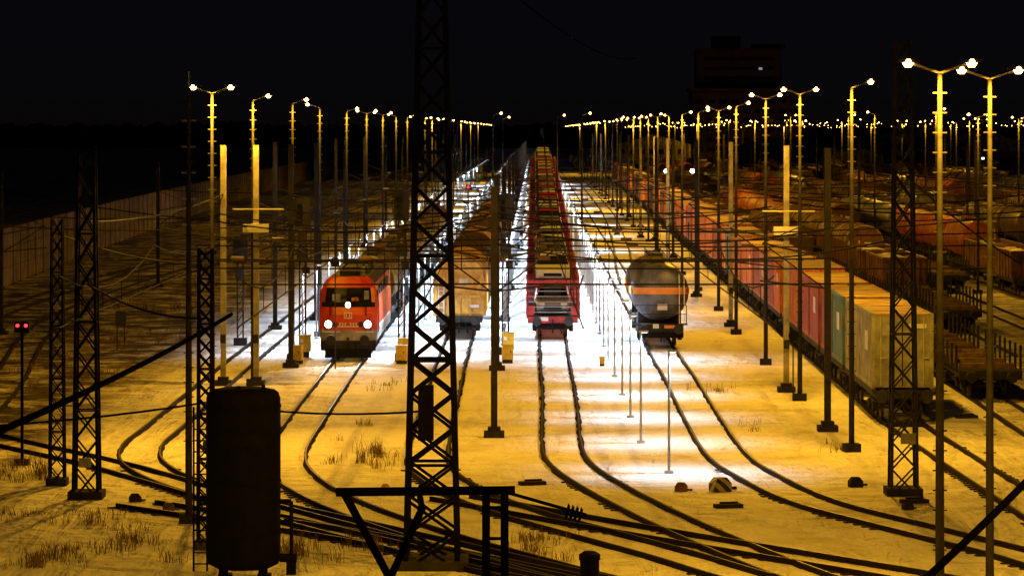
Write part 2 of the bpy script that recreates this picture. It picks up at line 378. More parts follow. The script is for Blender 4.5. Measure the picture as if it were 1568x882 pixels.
def container(m,y0,L,c,z0=1.3,h=2.7,w=2.44,mark=True):
    hw=w/2
    n=int(L/.28); pts=[]
    for i in range(n+1):
        y=y0+.12+i*(L-.24)/n; pts.append((y,(.04 if (i//1)%2 else 0)))
    for sx in(-1,1):
        a=[(sx*(hw-.02-o),y,z0+.12) for y,o in pts]; b=[(sx*(hw-.02-o),y,z0+h-.1) for y,o in pts]
        m.loft([a,b],c,caps=False,closed=False)
        m.box(sx*(hw-.05),y0+L/2,z0+.07,.1,L,.14,c); m.box(sx*(hw-.05),y0+L/2,z0+h-.06,.1,L,.12,c)
        for yy in(y0+.08,y0+L-.08): m.box(sx*(hw-.06),yy,z0+h/2,.14,.165,h+.01,c)
    m.box(0,y0+L/2,z0+h-.035,w-.16,L-.1,.05,'roofdust')
    m.box(0,y0+.1,z0+h/2,w-.2,.06,h-.06,c); m.box(0,y0+L-.1,z0+h/2,w-.2,.06,h-.06,c)
    for k in range(5): m.box(0,y0+.06,z0+.35+k*.5,w-.3,.03,.08,c)
    for sx in(-.85,-.35,.35,.85): m.cyl((sx,y0+.03,z0+.1),(sx,y0+.03,z0+h-.1),.03,n=6,mt='galv'); m.box(sx+.08,y0+.0,z0+1.1,.25,.03,.06,'galv')
    m.box(0,y0+.055,z0+h/2,.04,.03,h-.2,'black')
    if mark:
        m.box(.6,y0+.03,z0+h-.45,.7,.02,.16,'white'); m.box(-.55,y0+.03,z0+h-.6,.5,.02,.4,'grey')
        m.box(-hw-.006,y0+L*.4,z0+h*.6,.012,L*.2,.7,'white')
def contwagon(cols,L=13):
    m=MB(); m.box(0,L/2,1.1,1.2,L,.3,'darkgrey'); 
    for sx in(-1,1): m.box(sx*1.15,L/2,1.18,.16,L,.22,'darkgrey')
    for k in range(9): m.box(0,.2+k*(L-.4)/8,1.15,2.3,.14,.16,'darkgrey')
    buffers(m,0,-1); buffers(m,L,1); bogie(m,2); bogie(m,L-2)
    if len(cols)==2: container(m,.25,6.06,cols[0]); container(m,L-6.31,6.06,cols[1],mark=cols[1]=='c_green')
    else: container(m,.4,12.19,cols[0],h=2.85,mark=False)
    return m.mesh('container_wagon')
def flat(L=14):
    m=MB(); under(m,L,w=2.6); m.box(0,L/2,1.27,2.7,L-.1,.06,'sleeper')
    for sx in(-1,1):
        for k in range(8): m.box(sx*1.38,.8+k*(L-1.6)/7,1.75,.1,.12,1.1,'darkgrey')
    for k in range(4): m.box(0,1.5+k*3.4,1.4,2.4,.3,.2,'straw')
    return m.mesh('flat_wagon')
def gondola(c='c_red',L=14,load='tarpsnow'):
    m=MB(); under(m,L,w=2.6)
    for sx in(-1,1):
        m.box(sx*1.36,L/2,2.15,.08,L-.5,1.75,c); m.box(sx*1.38,L/2,3.05,.16,L-.4,.12,c)
        for k in range(9): m.box(sx*1.44,.4+k*(L-.8)/8,2.15,.1,.14,1.7,c)
    for yy in(.28,L-.28):
        m.box(0,yy,2.15,2.64,.08,1.75,c); m.box(0,yy,3.06,2.6,.14,.12,c)
    for sx in(-.9,-.3,.3,.9): m.box(sx,.2,2.15,.1,.1,1.7,c)
    n=10;secs=[]
    for k in range(15):
        y=.4+k*(L-.8)/14
        secs.append([(-1.3+2.6*i/n,y,2.7+.45*math.sin(math.pi*i/n)*(.6+.5*noise.noise(Vector((i*.6,y*.7,3))))) for i in range(n+1)])
    m.loft(secs,load,caps=False,closed=False,smooth=True)
    return m.mesh('open_goods_wagon')
ZS=1.08
COV=covered(); COVB=covered(body='tankbrown',roof='tarp',rib='tankbrown'); COVS=covered(body='c_brown',roof='tarpsnow',rib='c_brown'); COVR=covered(body='c_red',roof='roofdust',rib='c_red')
TANK1=tank(16,'tankgrey','orange'); TANKB=tank(14,'tankbrown',None); TANKR=tank(14,'c_red',None); TANKG=tank(14,'tankgrey',None)
CARR=carrier(); FLAT=flat(); GON=gondola('c_brown'); GONB=gondola('tankbrown')
def hook(o,me,k):
    if me is CARR:
        for dk,z in((0,1.32),(1,3.05)):
            for i in range(3):
                put(random.choice(CARS),'car_%d_%d'%(dk,i),(0,.35+i*4.55,z),0,(1.12,1.0,1.0),parent=o)
def row(x0,d0,n,pick,name,Ln,sl=SL,gap=1.3,zs=ZS,base=None,zf=None):
    d=d0
    for k in range(n):
        me=pick(k); xx=(base(d) if base else TX(x0,d,sl)); x2=(base(d+Ln) if base else TX(x0,d+Ln,sl))
        z1=zf(d) if zf else 0; z2=zf(d+Ln) if zf else 0
        o=put(me,name(k),(xx,d,z1),-math.atan2(x2-xx,Ln),(1.03,1,zs),rx=math.atan2(z2-z1,Ln)); hook(o,me,k)
        d+=Ln+gap
row(-3.15,194,11,lambda k:COV if k==0 else (COVB if k%3 else COV),lambda k:'covered_wagon',14,zs=1.12)
row(2.2,194,16,lambda k:CARR,lambda k:'car_carrier_wagon',14,zf=ZD)
row(-8.5,197,9,lambda k:[TANKB,TANKG,TANKB][k%3],lambda k:'tank_wagon',14)
put(TANK1,'tank_wagon',(8.15,186,0),-.006,(1.08,1,ZS))
def FXc(d): return 16.0+ (d-142)*.0130
combos=[('c_white','c_white'),('c_green','c_red'),('c_red','c_red'),('c_orange','c_red'),('c_orange',),('c_red',),('c_orange','c_orange'),('c_brown',),('c_orange','c_brown'),('c_green','c_orange')]
CW=[contwagon(c) for c in combos]
row(0,138.5,46,lambda k:CW[k] if k<3 else CW[random.choice([3,4,6,8,7,5,4,9,2])],lambda k:'container_wagon',13,gap=1.2,base=FXc,zs=1.13)
def FG(d): return 21+(d-140)*.0145
row(0,150,8,lambda k:FLAT,lambda k:'flat_wagon',14,base=FG)
NM={}
for a,n_ in((GON,'open_goods_wagon'),(GONB,'open_goods_wagon'),(COVB,'covered_wagon'),(COVS,'covered_wagon'),(COVR,'covered_wagon'),(TANKR,'tank_wagon'),(TANKG,'tank_wagon'),(TANKB,'tank_wagon'),(FLAT,'flat_wagon')): NM[a]=n_
d=275
for k in range(28):
    me=random.choice([GON,GONB,COVB,FLAT,FLAT]); put(me,NM[me],(FG(d),d,0),-.0145,(1.03,1,ZS)); d+=15.3
kinds=[GON,GONB,COVB,COVS,TANKG,TANKB,FLAT,COVS,FLAT,GON]
for i,x in enumerate(YX):
    d=random.choice([200,215,235])+i*14; run=None;left=0
    while d<900:
        if left<=0:
            run=random.choice(kinds+[None,COVR,TANKR] if d>260 else [FLAT,GON,GONB,None]); left=random.randint(2,5)
        if run:
            b=x+(0 if d<180 else (d-180)*.0140); put(run,NM[run],(b,d,0),-.0145,(1.03,1,ZS))
        d+=15.3; left-=1
def loco():
    m=MB(); L=18.5
    Z=[.95,1.2,1.45,1.8,2.15,2.5,2.72,3.05,3.38,3.55,3.72,3.86]
    HW=[1.46,1.48,1.5,1.5,1.5,1.5,1.48,1.44,1.38,1.32,1.2,.95]
    X=[-1,-.93,-.82,-.5,-.05,.05,.5,.82,.93,1]
    def fy(z,t):
        s=0 if z<2.2 else (z-2.2)*.36+max(0,z-3.4)*.8
        if z<1.45: s+=(1.45-z)*.15
        return s+.42*abs(t)**5
    grid=[[(t*h,fy(z,t),z) for t in X] for z,h in zip(Z,HW)]
    for i in range(len(Z)-1):
        for j in range(len(X)-1):
            zc=(Z[i]+Z[i+1])/2; xc=(X[j]+X[j+1])/2; mt='locored'
            if zc<1.42: mt='grey'
            if 2.72<zc<3.38 and abs(xc)<.86: mt='glass' if abs(xc)>.05 else 'black'
            if 2.5<zc<2.72 and abs(xc)<.9: mt='black'
            m.add([grid[i][j],grid[i][j+1],grid[i+1][j+1],grid[i+1][j]],[(0,1,2,3)],mt)
    for side in(0,-1):
        a=[g_[side] for g_ in grid]; b=[(p[0],L,p[2]) for p in a]
        for i in range(len(Z)-1): m.add([a[i],b[i],b[i+1],a[i+1]],[(0,1,2,3)],('darkgrey' if Z[i]>=3.55 else 'locored') if Z[i]>1.3 else 'grey')
    top=grid[-1]; m.add([top[0],top[-1],(top[-1][0],L,3.86),(top[0][0],L,3.86)],[(0,1,2,3)],'darkgrey')
    m.add([(g_[0][0],L,g_[0][2]) for g_ in grid]+[(g_[-1][0],L,g_[0][2]) for g_ in reversed(grid)],[tuple(range(2*len(Z)))],'locored')
    for sx in(-.95,.95): m.beam((sx*.98,fy(2.1,.6)-.03,2.1),(sx*.98,fy(2.68,.6)-.03,2.66),.05,'black')
    for sx in(-1,1): m.beam((sx*.2,.12,2.68),(sx*.75,.34,3.15),.03,'black'); m.beam((sx*.75,.30,3.0),(sx*.62,.40,3.28),.03,'black')
    m.box(-.62,.20,2.95,.42,.02,.28,'grey'); m.box(.95,.24,3.05,.25,.02,.40,'grey'); m.box(.35,.22,2.86,.35,.02,.16,'c_orange')
    m.box(0,-.012,1.62,1.1,.02,.06,'white')
    for k in range(7): 
        if k!=3: m.box(-.42+k*.14,-.014,1.74,.07,.02,.11,'white')
    m.box(0,-.014,2.12,.42,.02,.28,'white'); m.box(0,-.028,2.12,.34,.02,.20,'locored')
    m.box(-.09,-.04,2.12,.05,.02,.14,'white'); m.box(.08,-.04,2.12,.05,.02,.14,'white')
    for sx in(-1,1):
        m.cyl((sx*1.02,.06,1.72),(sx*1.02,-.05,1.72),.2,n=16,mt='darkgrey'); m.cyl((sx*1.02,-.05,1.72),(sx*1.02,-.07,1.72),.17,n=16,mt='wh_lamp')
        m.cyl((sx*.66,.05,1.72),(sx*.66,-.04,1.72),.13,n=14,mt='darkgrey')
    m.cyl((0,.25,2.6),(0,.02,2.6),.16,n=16,mt='darkgrey'); m.cyl((0,.02,2.6),(0,.0,2.6),.13,n=16,mt='wh_lamp')
    for sx in(-1,1):
        m.beam((sx*1.3,-.06,1.35),(sx*1.3,-.06,1.55),.03,'white'); m.beam((sx*.4,-.08,1.38),(sx*1.3,-.08,1.38),.035,'white')
        m.box(sx*1.25,.1,.55,.35,.3,.05,'black'); m.box(sx*1.25,.25,.75,.35,.05,.45,'black')
        m.box(sx*1.51,1.9,2.3,.03,.7,2.0,'locored'); m.box(sx*1.5,1.2,3.0,.03,.55,.5,'glass'); m.box(sx*1.515,1.9,3.0,.03,.45,.5,'glass')
        m.beam((sx*1.55,1.45,1.4),(sx*1.55,1.45,2.7),.04,'galv')
        for k in range(5): m.box(sx*1.46,4.6+k*2.3,3.2,.08,1.6,.45,'darkgrey')
        m.box(sx*1.505,L/2,1.55,.02,L-4,.1,'white')
    m.box(0,.35,.78,2.7,.6,.38,'darkgrey'); m.box(0,.1,.4,2.4,.12,.42,'black')
    m.loft([[(-1.2,.05,.2),(-1.2,.25,.55),(1.2,.25,.55),(1.2,.05,.2)],[(-1.2,.12,.2),(-1.2,.35,.55),(1.2,.35,.55),(1.2,.12,.2)]],'black')
    buffers(m,.1,-1,1.02); bogie(m,4.0); bogie(m,L-4); m.box(0,L/2,.75,2.2,5,.7,'darkgrey'); m.box(0,L/2,.97,2.7,L-1,.1,'black')
    for (y,sx,sy,sz,z) in((3,1.1,1.6,.22,3.97),(6.2,1.5,2.4,.3,4.01),(9.5,1.3,2.6,.25,3.99),(12.5,1.5,2.2,.3,4.01),(15.7,1.1,1.6,.2,3.96)): m.box(0,y,z,sx,sy,sz,'darkgrey')
    for y in(2.2,4,5,7.8,11,14,16.5):
        for sx in(-.6,.6):
            for k in range(4): m.cyl((sx,y,3.86+k*.1),(sx,y,3.9+k*.1),.1,.06,n=8,mt='grey')
    m.beam((-.6,2.2,4.28),(-.6,16.5,4.28),.04,'blacksteel'); m.beam((.6,4,4.28),(.6,14,4.28),.04,'blacksteel')
    for y0,up in((3,0),(15.3,1)):
        h=1.35 if up else .35
        m.beam((-.4,y0-.7,4.2),(-.25,y0+.9,4.2+h*.5),.05,'blacksteel'); m.beam((.4,y0-.7,4.2),(.25,y0+.9,4.2+h*.5),.05,'blacksteel')
        m.beam((-.25,y0+.9,4.2+h*.5),(-.15,y0-.3,4.2+h),.045,'blacksteel'); m.beam((.25,y0+.9,4.2+h*.5),(.15,y0-.3,4.2+h),.045,'blacksteel')
        for dy in(-.15,.15):
            m.beam((-.65,y0-.3+dy,4.25+h),(.65,y0-.3+dy,4.25+h),.05,'blacksteel')
            for sx in(-1,1): m.beam((sx*.65,y0-.3+dy,4.25+h),(sx*.95,y0-.3+dy,4.02+h),.04,'blacksteel')
    return m
lo=loco().obj('electric_locomotive',(-8.5,176,.02),-.004,(1.0,1,1.13))
for sx in(-1,1): light('SPOT','headlight',(sx*1.02,-.15,1.72),900,(1,.95,.88),lo,.1,math.radians(50),(math.radians(82),0,math.radians(180)))
# ------------------------------------------------------------ lamps
AMB=(1.0,0.475,0.022); COLD=(.62,.80,1.0)
def lampmesh(kind,hh=13.5):
    m=MB()
    m.box(0,0,.15,.6,.6,.3,'darkconcrete')
    m.cyl((0,0,.3),(0,0,7),.11,.09,n=8,mt='steel'); m.cyl((0,0,7),(0,0,hh-.2),.085,.055,n=8,mt='lampsteel')
    for k in range(24): 
        z=2.5+k*.45
        if z<hh-.5: m.beam((-.16,0,z),(.16,0,z),.03,'lampsteel')
    sides={'2':(-1,1),'1':(1,),'3':(-1,),'0':()}[kind]
    for s in sides:
        m.beam((0,0,hh-.2),(s*.6,-.05,hh-.0),.05,'concrete')
        m.loft([[(s*.45,-.13,hh+.02),(s*.45,.13,hh+.02),(s*.45,.08,hh+.1),(s*.45,-.08,hh+.1)],[(s*.95,-.13,hh+.05),(s*.95,.13,hh+.05),(s*.95,.08,hh+.12),(s*.95,-.08,hh+.12)]],'steel')
        m.cyl((s*.72,-.02,hh+.03),(s*.72,-.02,hh-.07),.13,.07,n=8,mt='na_lamp')
        m.cyl((s*.72,-.10,hh+.04),(s*.72,-.20,hh+.02),.08,.04,n=6,mt='na_lamp')
    if kind=='0':  # headless kind stands for an antenna mast, carries no lamp
        m.beam((0,0,hh-.3),(0,0,hh+.3),.05,'galv')
        for k in range(8): m.box(0,0,hh-1.2-k*.8,.45,.06,.05,'concrete')
    return m.mesh('yard_lamp')
LM={k:lampmesh(k) for k in '0123'}
def lamp(x,d,k='2',P=0,hh=13.5,name='yard_lamp'):
    o=put(LM[k],name,(x,d,0),random.uniform(-.15,.15),(1,1,hh/13.5))
    if P: light('SPOT','lamp_light',(0,-.9,13.3),P,AMB,o,.2,math.radians(168),blend=.25)
    return o
LP=7600
for x,d,k,h,p in((-14.2,76,'2',13.5,4600),(-14,50,'2',13.5,2500),(11.5,52,'2',13.5,5000),(-9.9,104,'0',13.5,0),(-11.3,128,'2',13.6,LP*1.15),(-12.2,160,'1',13.6,LP*.8),(-11.5,178,'1',13.6,LP*.3),(-11.2,198,'3',13.5,LP*.3)): lamp(x,d,k,p,h)
d=236
while d<1000:
    lamp(TX(-11.9,d),d,random.choice('2213'),(3200 if d<420 else (9000 if int(d/28)%3==0 else 0)),13.5); d+=28 if d<600 else 45
for x,d,k,h,p in((9.7,77,'2',13.5,LP),(12.1,86,'2',13.5,LP*.7),(12.7,127,'1',13.8,LP),(12.8,151,'2',13.8,LP*.9),(13,174,'2',13.8,LP*.7),(13.2,200,'1',13.6,LP*.7)): lamp(x,d,k,p,h)
d=226
while d<1300:
    lamp(TX(13.4,d),d,random.choice('2213'),(6500 if d<420 else (14000 if int(d/28)%3==0 and d<950 else 0)),13.5); d+=28 if d<700 else 45
for r_,x in enumerate((34,54,78,104,135,170)):
    d=230+r_*45+random.random()*20; kk=0
    while d<1700:
        xx=x+(d-180)*.0145; kk+=1
        P=0
        if d<520 and r_<2: P=4600
        elif r_<4 and d<950 and kk%4==0: P=12000
        lamp(xx+random.uniform(-1.5,1.5),d,random.choice('2213'),P,13+random.random()*1.2); d+=46
for px,py in((755,174),(853,177),(891,174),(770,180),(945,180)):
    dd=1.5*F/(200-py); lamp((px-784)*dd/F,dd,'1',0)
lamp(88,1380,'2',14000,16); lamp(112,1385,'2',9000,16)  # added lamps, placed only to light up the office tower
def postmesh():
    m=MB(); m.box(0,0,.05,.3,.3,.1,'galv'); m.cyl((0,0,.1),(0,0,4.25),.05,.04,n=8,mt='galv')
    m.box(0.12,0,4.28,.34,.16,.07,'galv'); m.box(.14,0,4.238,.22,.1,.012,'cold_lamp')
    return m.mesh('lit_post')
PM=postmesh()
def post(x,d,P,a=122):
    o=put(PM,'platform_lamp_post',(x,d,0))
    if P: light('SPOT','post_light',(.2,0,4.15),P,COLD,o,.08,math.radians(a),blend=.9)
for x,d,P in((5.5,119,1050),(4.95,130.5,900),(4.95,142,1100)): post(x,d,P)
for x0,d0 in((5.0,154),(-.6,190),(-5.8,180.5),(-11.4,184)):
    d=d0;k=0
    while d<900:
        P=0
        if d<310: P=(4200 if d>175 else 1500)
        elif k%4==0 and d<760: P=9000
        if x0==-.6 and k==0: P=1500
        if x0==-5.8 and k==1: P=1500
        post(TX(x0,d),d,P,150 if (d>175) else 124); d+=11.5; k+=1
# ------------------------------------------------------------ masts
def lattice(h,w0,w1,seg,leg=.09,br=.05,mt='blacksteel'):
    m=MB()
    n=max(2,int(h/seg))
    def C(z): 
        w=(w0+(w1-w0)*z/h)/2; return [Vector((-w,-w,z)),Vector((w,-w,z)),Vector((w,w,z)),Vector((-w,w,z))]
    a=C(0);b=C(h)
    for i in range(4): m.beam(a[i],b[i],leg,mt)
    for k in range(n):
        p=C(h*k/n);q=C(h*(k+1)/n)
        for i in range(4):
            j=(i+1)%4; m.beam(p[i],q[j],br,mt); m.beam(p[j],q[i],br,mt)
            if k%3==0: m.beam(p[i],p[j],br,mt)
    m.box(0,0,.1,w0*1.4,w0*1.4,.3,'darkconcrete')
    return m
m=lattice(19,1.42,.55,.92,.15,.08); m.box(-.15,-.75,4.3,.42,.3,1.5,'blacksteel')
m.obj('lattice_mast',(-2.2,93.5,0))
m=lattice(15,.85,.5,.85,.09,.05,'steel'); m.box(.1,-.6,1.9,.5,.05,.35,'grey'); m.obj('lattice_mast',(12.9,112,0))
m=lattice(11.5,.8,.5,.9,.09,.05); m.box(.0,-.5,1.2,.4,.05,.3,'grey'); m.obj('lattice_mast',(-13.9,111,0))
lattice(9,.5,.35,.6,.06,.035).obj('lattice_mast',(-15.4,115,0))
lattice(8.6,.42,.38,.42,.07,.045).obj('lattice_mast',(-8.8,97.5,0))
def cpole(h=11.3,mt='concrete',w=.17,arms=(1,),box=False):
    m=MB(); m.box(0,0,.12,.8,.8,.24,'darkconcrete'); m.box(0,0,.32,.5,.5,.18,'steel')
    m.beam((0,0,.3),(0,0,h),w*1.5,mt)
    for s in arms:
        m.beam((0,0,6.9),(s*2.6,0,7.5),.08,'steel'); m.beam((0,0,5.7),(s*2.7,0,6.0),.07,'steel'); m.beam((s*2.6,0,7.5),(s*.2,0,5.75),.06,'steel'); m.beam((s*.1,0,8.6),(s*2.6,0,7.5),.04,'steel')
        for k in range(4): m.cyl((s*(.2+k*.1),0,6.95+k*.023),(s*(.25+k*.1),0,6.96+k*.023),.12,.08,n=8,mt='tankbrown')
    m.box(.0,-.18,2.2,.26,.12,.4,'steel')
    if box:
        m.box(.0,-.25,7.4,1.2,.25,.38,'white'); m.beam((-1.1,-.1,8.3),(1.3,-.1,8.3),.06,'white')
    return m.mesh('catenary_pole')
CP={'lit':cpole(arms=(1,),box=True),'litl':cpole(arms=(-1,),box=True),'plain':cpole(arms=(-1,)),'dark':cpole(mt='darkconcrete',arms=(-1,)),'mid':cpole(9.8,'darkconcrete',arms=(-1,1)),'darkr':cpole(mt='darkconcrete',arms=(1,))}
for x,d,k in((-12.05,160,'lit'),(-13.6,160,'plain'),(12.6,156,'litl'),(13.4,208,'plain'),(12.6,135.6,'dark'),(13.3,245,'dark'),(-.7,133,'mid'),(-11.2,172,'darkr'),(-14.3,205,'darkr'),(13.3,290,'plain'),(14,330,'dark'),(14.4,380,'plain'),(-12.8,260,'dark'),(-12.4,215,'dark')):
    put(CP[k],'catenary_pole',(x,d,0))
for d in range(170,700,44):
    put(CP['mid'],'catenary_pole',(TX(-.75,d),d,0),0)
for d in range(300,760,50):
    put(CP['darkr'],'catenary_pole',(TX(-16.4,d),d,0)); put(CP['plain'] if (d//50)%2 else CP['dark'],'catenary_pole',(TX(14.2,d+20),d+20,0))
for i in range(26):
    d=random.uniform(230,800); x=random.choice([30,45,62,78])+(d-180)*.0145
    put(CP['darkr'],'catenary_pole',(x,d,0))
def wire(pts,r,mt='wire',sag=0,n=10):
    m=MB(); 
    for a,b in zip(pts[:-1],pts[1:]):
        a=Vector(a);b=Vector(b); prev=a
        for k in range(1,n+1):
            t=k/n; q=a.lerp(b,t)-Vector((0,0,sag*4*t*(1-t))); m.cyl(prev,q,r,n=5,mt=mt,caps=False); prev=q
    return m
m=MB()
for x0 in(-14,-8.5,-3.15,2.2,8.1):
    zf=ZD if x0==2.2 else (lambda d:0)
    spans=[105,133,170]+list(range(214,700,44))
    for a,b in zip(spans[:-1],spans[1:]):
        for z,sg in((5.9,.0),(7.5,.9)):
            q=wire([(TX(x0,a),a,z+zf(a)),(TX(x0,b),b,z+zf(b))],.028,sag=sg,n=6); m.add(q.v,q.f,'wire')
        for t in(.2,.4,.6,.8):
            dd=a+(b-a)*t; zb=zf(dd)
            m.cyl((TX(x0,dd),dd,5.9+zb),(TX(x0,dd),dd,7.5-.9*4*t*(1-t)+zb),.014,n=4,mt='wire',caps=False)
for (d,xa,xb) in((133,-13.8,12.6),(148,-13.8,21),(156,-13.6,12.6),(170,-12,13),(208,-14,13.4),(245,-13,13.3),(290,-13,13.3),(340,-13,14),(400,-13,15)):
    for z,s in((8.2,1.3),(7.0,.15),(6.0,.05)):
        q=wire([(xa,d,z),(-.7,d,z),(xb,d,z)],.034,sag=s*.5,n=8); m.add(q.v,q.f,'wire')
    for t in range(1,12):
        x=xa+(xb-xa)*t/12; 
        if t%2==0: m.cyl((x,d,6.0),(x,d,7.4),.022,n=4,mt='wire',caps=False)
    for xi in(-11,-6,1,5,10): m.cyl((xi,d,7.0),(xi+.5,d,7.0),.09,n=6,mt='tankbrown')
for d in (165,190,220,260,300,350):
    q=wire([(12.7,d,8.6),(34,d+25,8.2),(54,d+40,8)],.036,sag=.8,n=8); m.add(q.v,q.f,'wire')
    q=wire([(12.7,d,6.9),(34,d+25,6.6),(54,d+40,6.5)],.036,sag=.15,n=8); m.add(q.v,q.f,'wire')
for (a,b) in (((-25,150,8),(-12,160,7.5)),((-30,200,8.5),(-12,172,7.2)),((-29,200,7),(-14,205,7)),((-27,260,7.5),(-12.8,260,7.5)),((-15.4,115,8.5),(-11.3,128,7)),((-13.9,111,7),(-8.8,97.5,6.6)),((-13.9,111,9),(-13.6,160,9))):
    q=wire([a,b],.035,sag=.3,n=8); m.add(q.v,q.f,'wire')
m.obj('overhead_wires')
for x,d in((-25,150),(-30,200),(-27,260),(-29,330)): put(CP['darkr'],'catenary_pole',(x-.1,d,0),0,(1,1,.85))
wire([(-9.5,38,7.0),(-7.5,50,7.6),(-8.1,98,6.7)],.06,mt='void',sag=.1).obj('feeder_cable')
wire([(-14,60,6.6),(-8.8,97.5,4.2),(-2.2,93.5,4.3)],.03,mt='void',sag=.2).obj('feeder_cable')
wire([(4.4,45,5.1),(7.9,52,6.65),(13,75,9)],.06,mt='void',sag=.05).obj('feeder_cable')
wire([(-2,93.5,17.5),(12,330,19)],.04,mt='void',sag=1.2,n=16).obj('feeder_cable')
wire([(12.9,112,10.6),(21,140,6.5)],.035,sag=.2).obj('feeder_cable'); wire([(12.9,112,8.5),(6.5,125,7.3),(-.7,133,7.6)],.03,sag=.3).obj('feeder_cable')
# ------------------------------------------------------------ foreground
m=MB()
def ringz(r,z,n=28): return [(r*math.cos(2*math.pi*i/n),r*math.sin(2*math.pi*i/n),z) for i in range(n)]
m.loft([ringz(.7,.3),ringz(.95,.42),ringz(1,.6),ringz(1,4.65),ringz(.99,4.85),ringz(.95,4.98),ringz(.85,5.06),ringz(.55,5.12),ringz(.05,5.14)],'blacksteel',smooth=True)
for z in(1.2,2.6,4.0,4.6): m.loft([ringz(1.0,z),ringz(1.02,z),ringz(1.02,z+.06),ringz(1.0,z+.06)],'blacksteel',caps=False)
for k in range(4):
    a=math.pi/4+k*math.pi/2; m.box(.75*math.cos(a),.75*math.sin(a),.3,.16,.16,.6,'blacksteel'); m.box(.75*math.cos(a),.75*math.sin(a),.04,.36,.36,.08,'darkconcrete')
for a in(.4,1.7): m.box(.6*math.cos(a),-.6*math.sin(a),5.1,.1,.1,.22,'blacksteel')
m.cyl((1.0,-.2,2.1),(1.3,-.2,2.1),.06,mt='blacksteel'); m.cyl((1.3,-.2,2.1),(1.3,-.2,.2),.05,mt='blacksteel'); m.cyl((1.1,-.2,1.6),(1.3,-.2,1.6),.05,mt='blacksteel'); m.cyl((1.0,-.3,.6),(1.45,-.3,.6),.12,n=10,mt='blacksteel'); m.box(1.3,-.25,.35,.25,.25,.4,'blacksteel')
for s in(-1,1): m.beam((-1.15+.18*s,0,.2),(-1.15+.18*s,0,4.6),.05,'blacksteel')
for k in range(14): m.beam((-1.33,0,.4+k*.3),(-.97,0,.4+k*.3),.035,'blacksteel')
m.obj('air_storage_tank',(-7.2,91,0))
m=MB()
m.beam((-2.85,0,6.15),(.05,0,6.18),.13,'void'); 
for x in(-.42,-.12): m.beam((x,0,0),(x,0,6.2),.13,'void')
for k in range(12): m.beam((-.42,0,.4+k*.5),(-.12,0,.4+k*.5),.05,'void')
m.beam((-.1,0,6.15),(1.2,0,5.78),.05,'void')
for k in range(4): m.cyl((.88+k*.07,0,5.84-k*.02),(.92+k*.07,0,5.83-k*.02),.14,.1,n=10,mt='void')
m.beam((-2.7,0,6.1),(-1.95,0,4.7),.12,'void'); m.beam((-1.45,0,5.9),(-2.0,0,4.7),.12,'void'); m.beam((-1.5,0,6.15),(-1.45,0,5.8),.1,'void'); m.beam((-2.1,0,4.6),(-.4,0,3.6),.1,'void')
m.obj('catenary_gantry',(0,55,0))
m=MB(); m.loft([ringz(.2,0,12),ringz(.2,3.15,12),ringz(.22,3.16,12),ringz(.22,3.28,12),ringz(.12,3.34,12)],'blacksteel'); m.obj('short_post',(1.6,70,0))
# ------------------------------------------------------------ signals, boxes
def signal(x,d,h=8.7,lower=True,box=True):
    m=MB(); m.box(0,0,.2,.7,.7,.4,'darkconcrete')
    for s in(-1,1): m.beam((s*.16,0,.3),(s*.16,0,h),.08,'steel')
    for k in range(int(h/.45)): m.beam((-.16,0,.4+k*.45),(.16,0,.85+k*.45),.04,'steel')
    m.loft([[(-.35,-.2,h-1.4),(.35,-.2,h-1.4),(.42,-.2,h-1.2),(.42,-.2,h-.1),(.3,-.2,h+.1),(-.3,-.2,h+.1),(-.42,-.2,h-.1),(-.42,-.2,h-1.2)],[(-.35,-.05,h-1.4),(.35,-.05,h-1.4),(.42,-.05,h-1.2),(.42,-.05,h-.1),(.3,-.05,h+.1),(-.3,-.05,h+.1),(-.42,-.05,h-.1),(-.42,-.05,h-1.2)]],'darkgrey')
    for k in range(3): m.cyl((-.12,-.2,h-1.1+k*.4),(-.12,-.4,h-1.1+k*.4),.14,.15,n=10,mt='darkgrey',caps=False)
    m.box(.0,-.28,h-2.0,.5,.2,.5,'darkgrey'); m.box(-.6,0,h-1.9,.7,.6,.05,'steel')
    if lower: m.box(0,-.2,h-2.9,.6,.22,.7,'darkgrey'); m.box(.2,-.25,h-3.7,.4,.18,.35,'darkgrey')
    if box: m.box(.15,-.5,.75,.62,.4,.85,'yellow'); m.box(.15,-.5,1.2,.68,.46,.05,'yellow'); m.box(.0,-.71,.9,.18,.02,.2,'white')
    return m.obj('signal_mast',(x,d,0))
signal(-5.75,177); signal(-11.1,180,8.3); signal(-.35,182,8.5); signal(-15.2,190,6,False,False)
m=MB(); m.beam((0,0,0),(0,0,4.9),.1,'blacksteel'); m.box(0,0,.1,.5,.5,.2,'darkconcrete'); m.box(0,0,4.95,.55,.2,.4,'black'); 
for s in(-.15,.15): m.cyl((s,-.1,5.0),(s,-.14,5.0),.06,n=10,mt='red_lamp')
m.obj('red_signal_light',(-17.6,122,0))
def cab(x,d,c='yellow',s=1.,name='relay_cabinet'):
    m=MB(); m.box(0,0,.1,.5,.4,.2,'darkconcrete'); m.box(0,0,.55,.55,.4,.75,c); m.box(0,0,.94,.62,.47,.05,c); m.box(0,-.205,.55,.46,.02,.6,c); m.box(.15,-.22,.6,.04,.03,.12,'black')
    m.obj(name,(x,d,0),random.uniform(-.3,.3),(s,s,s))
for px,py in((455,557),(777,556),(615,557),(922,560)): x,d=G(px,py); cab(x,d,'yellow',1.0 if px!=922 else .5)
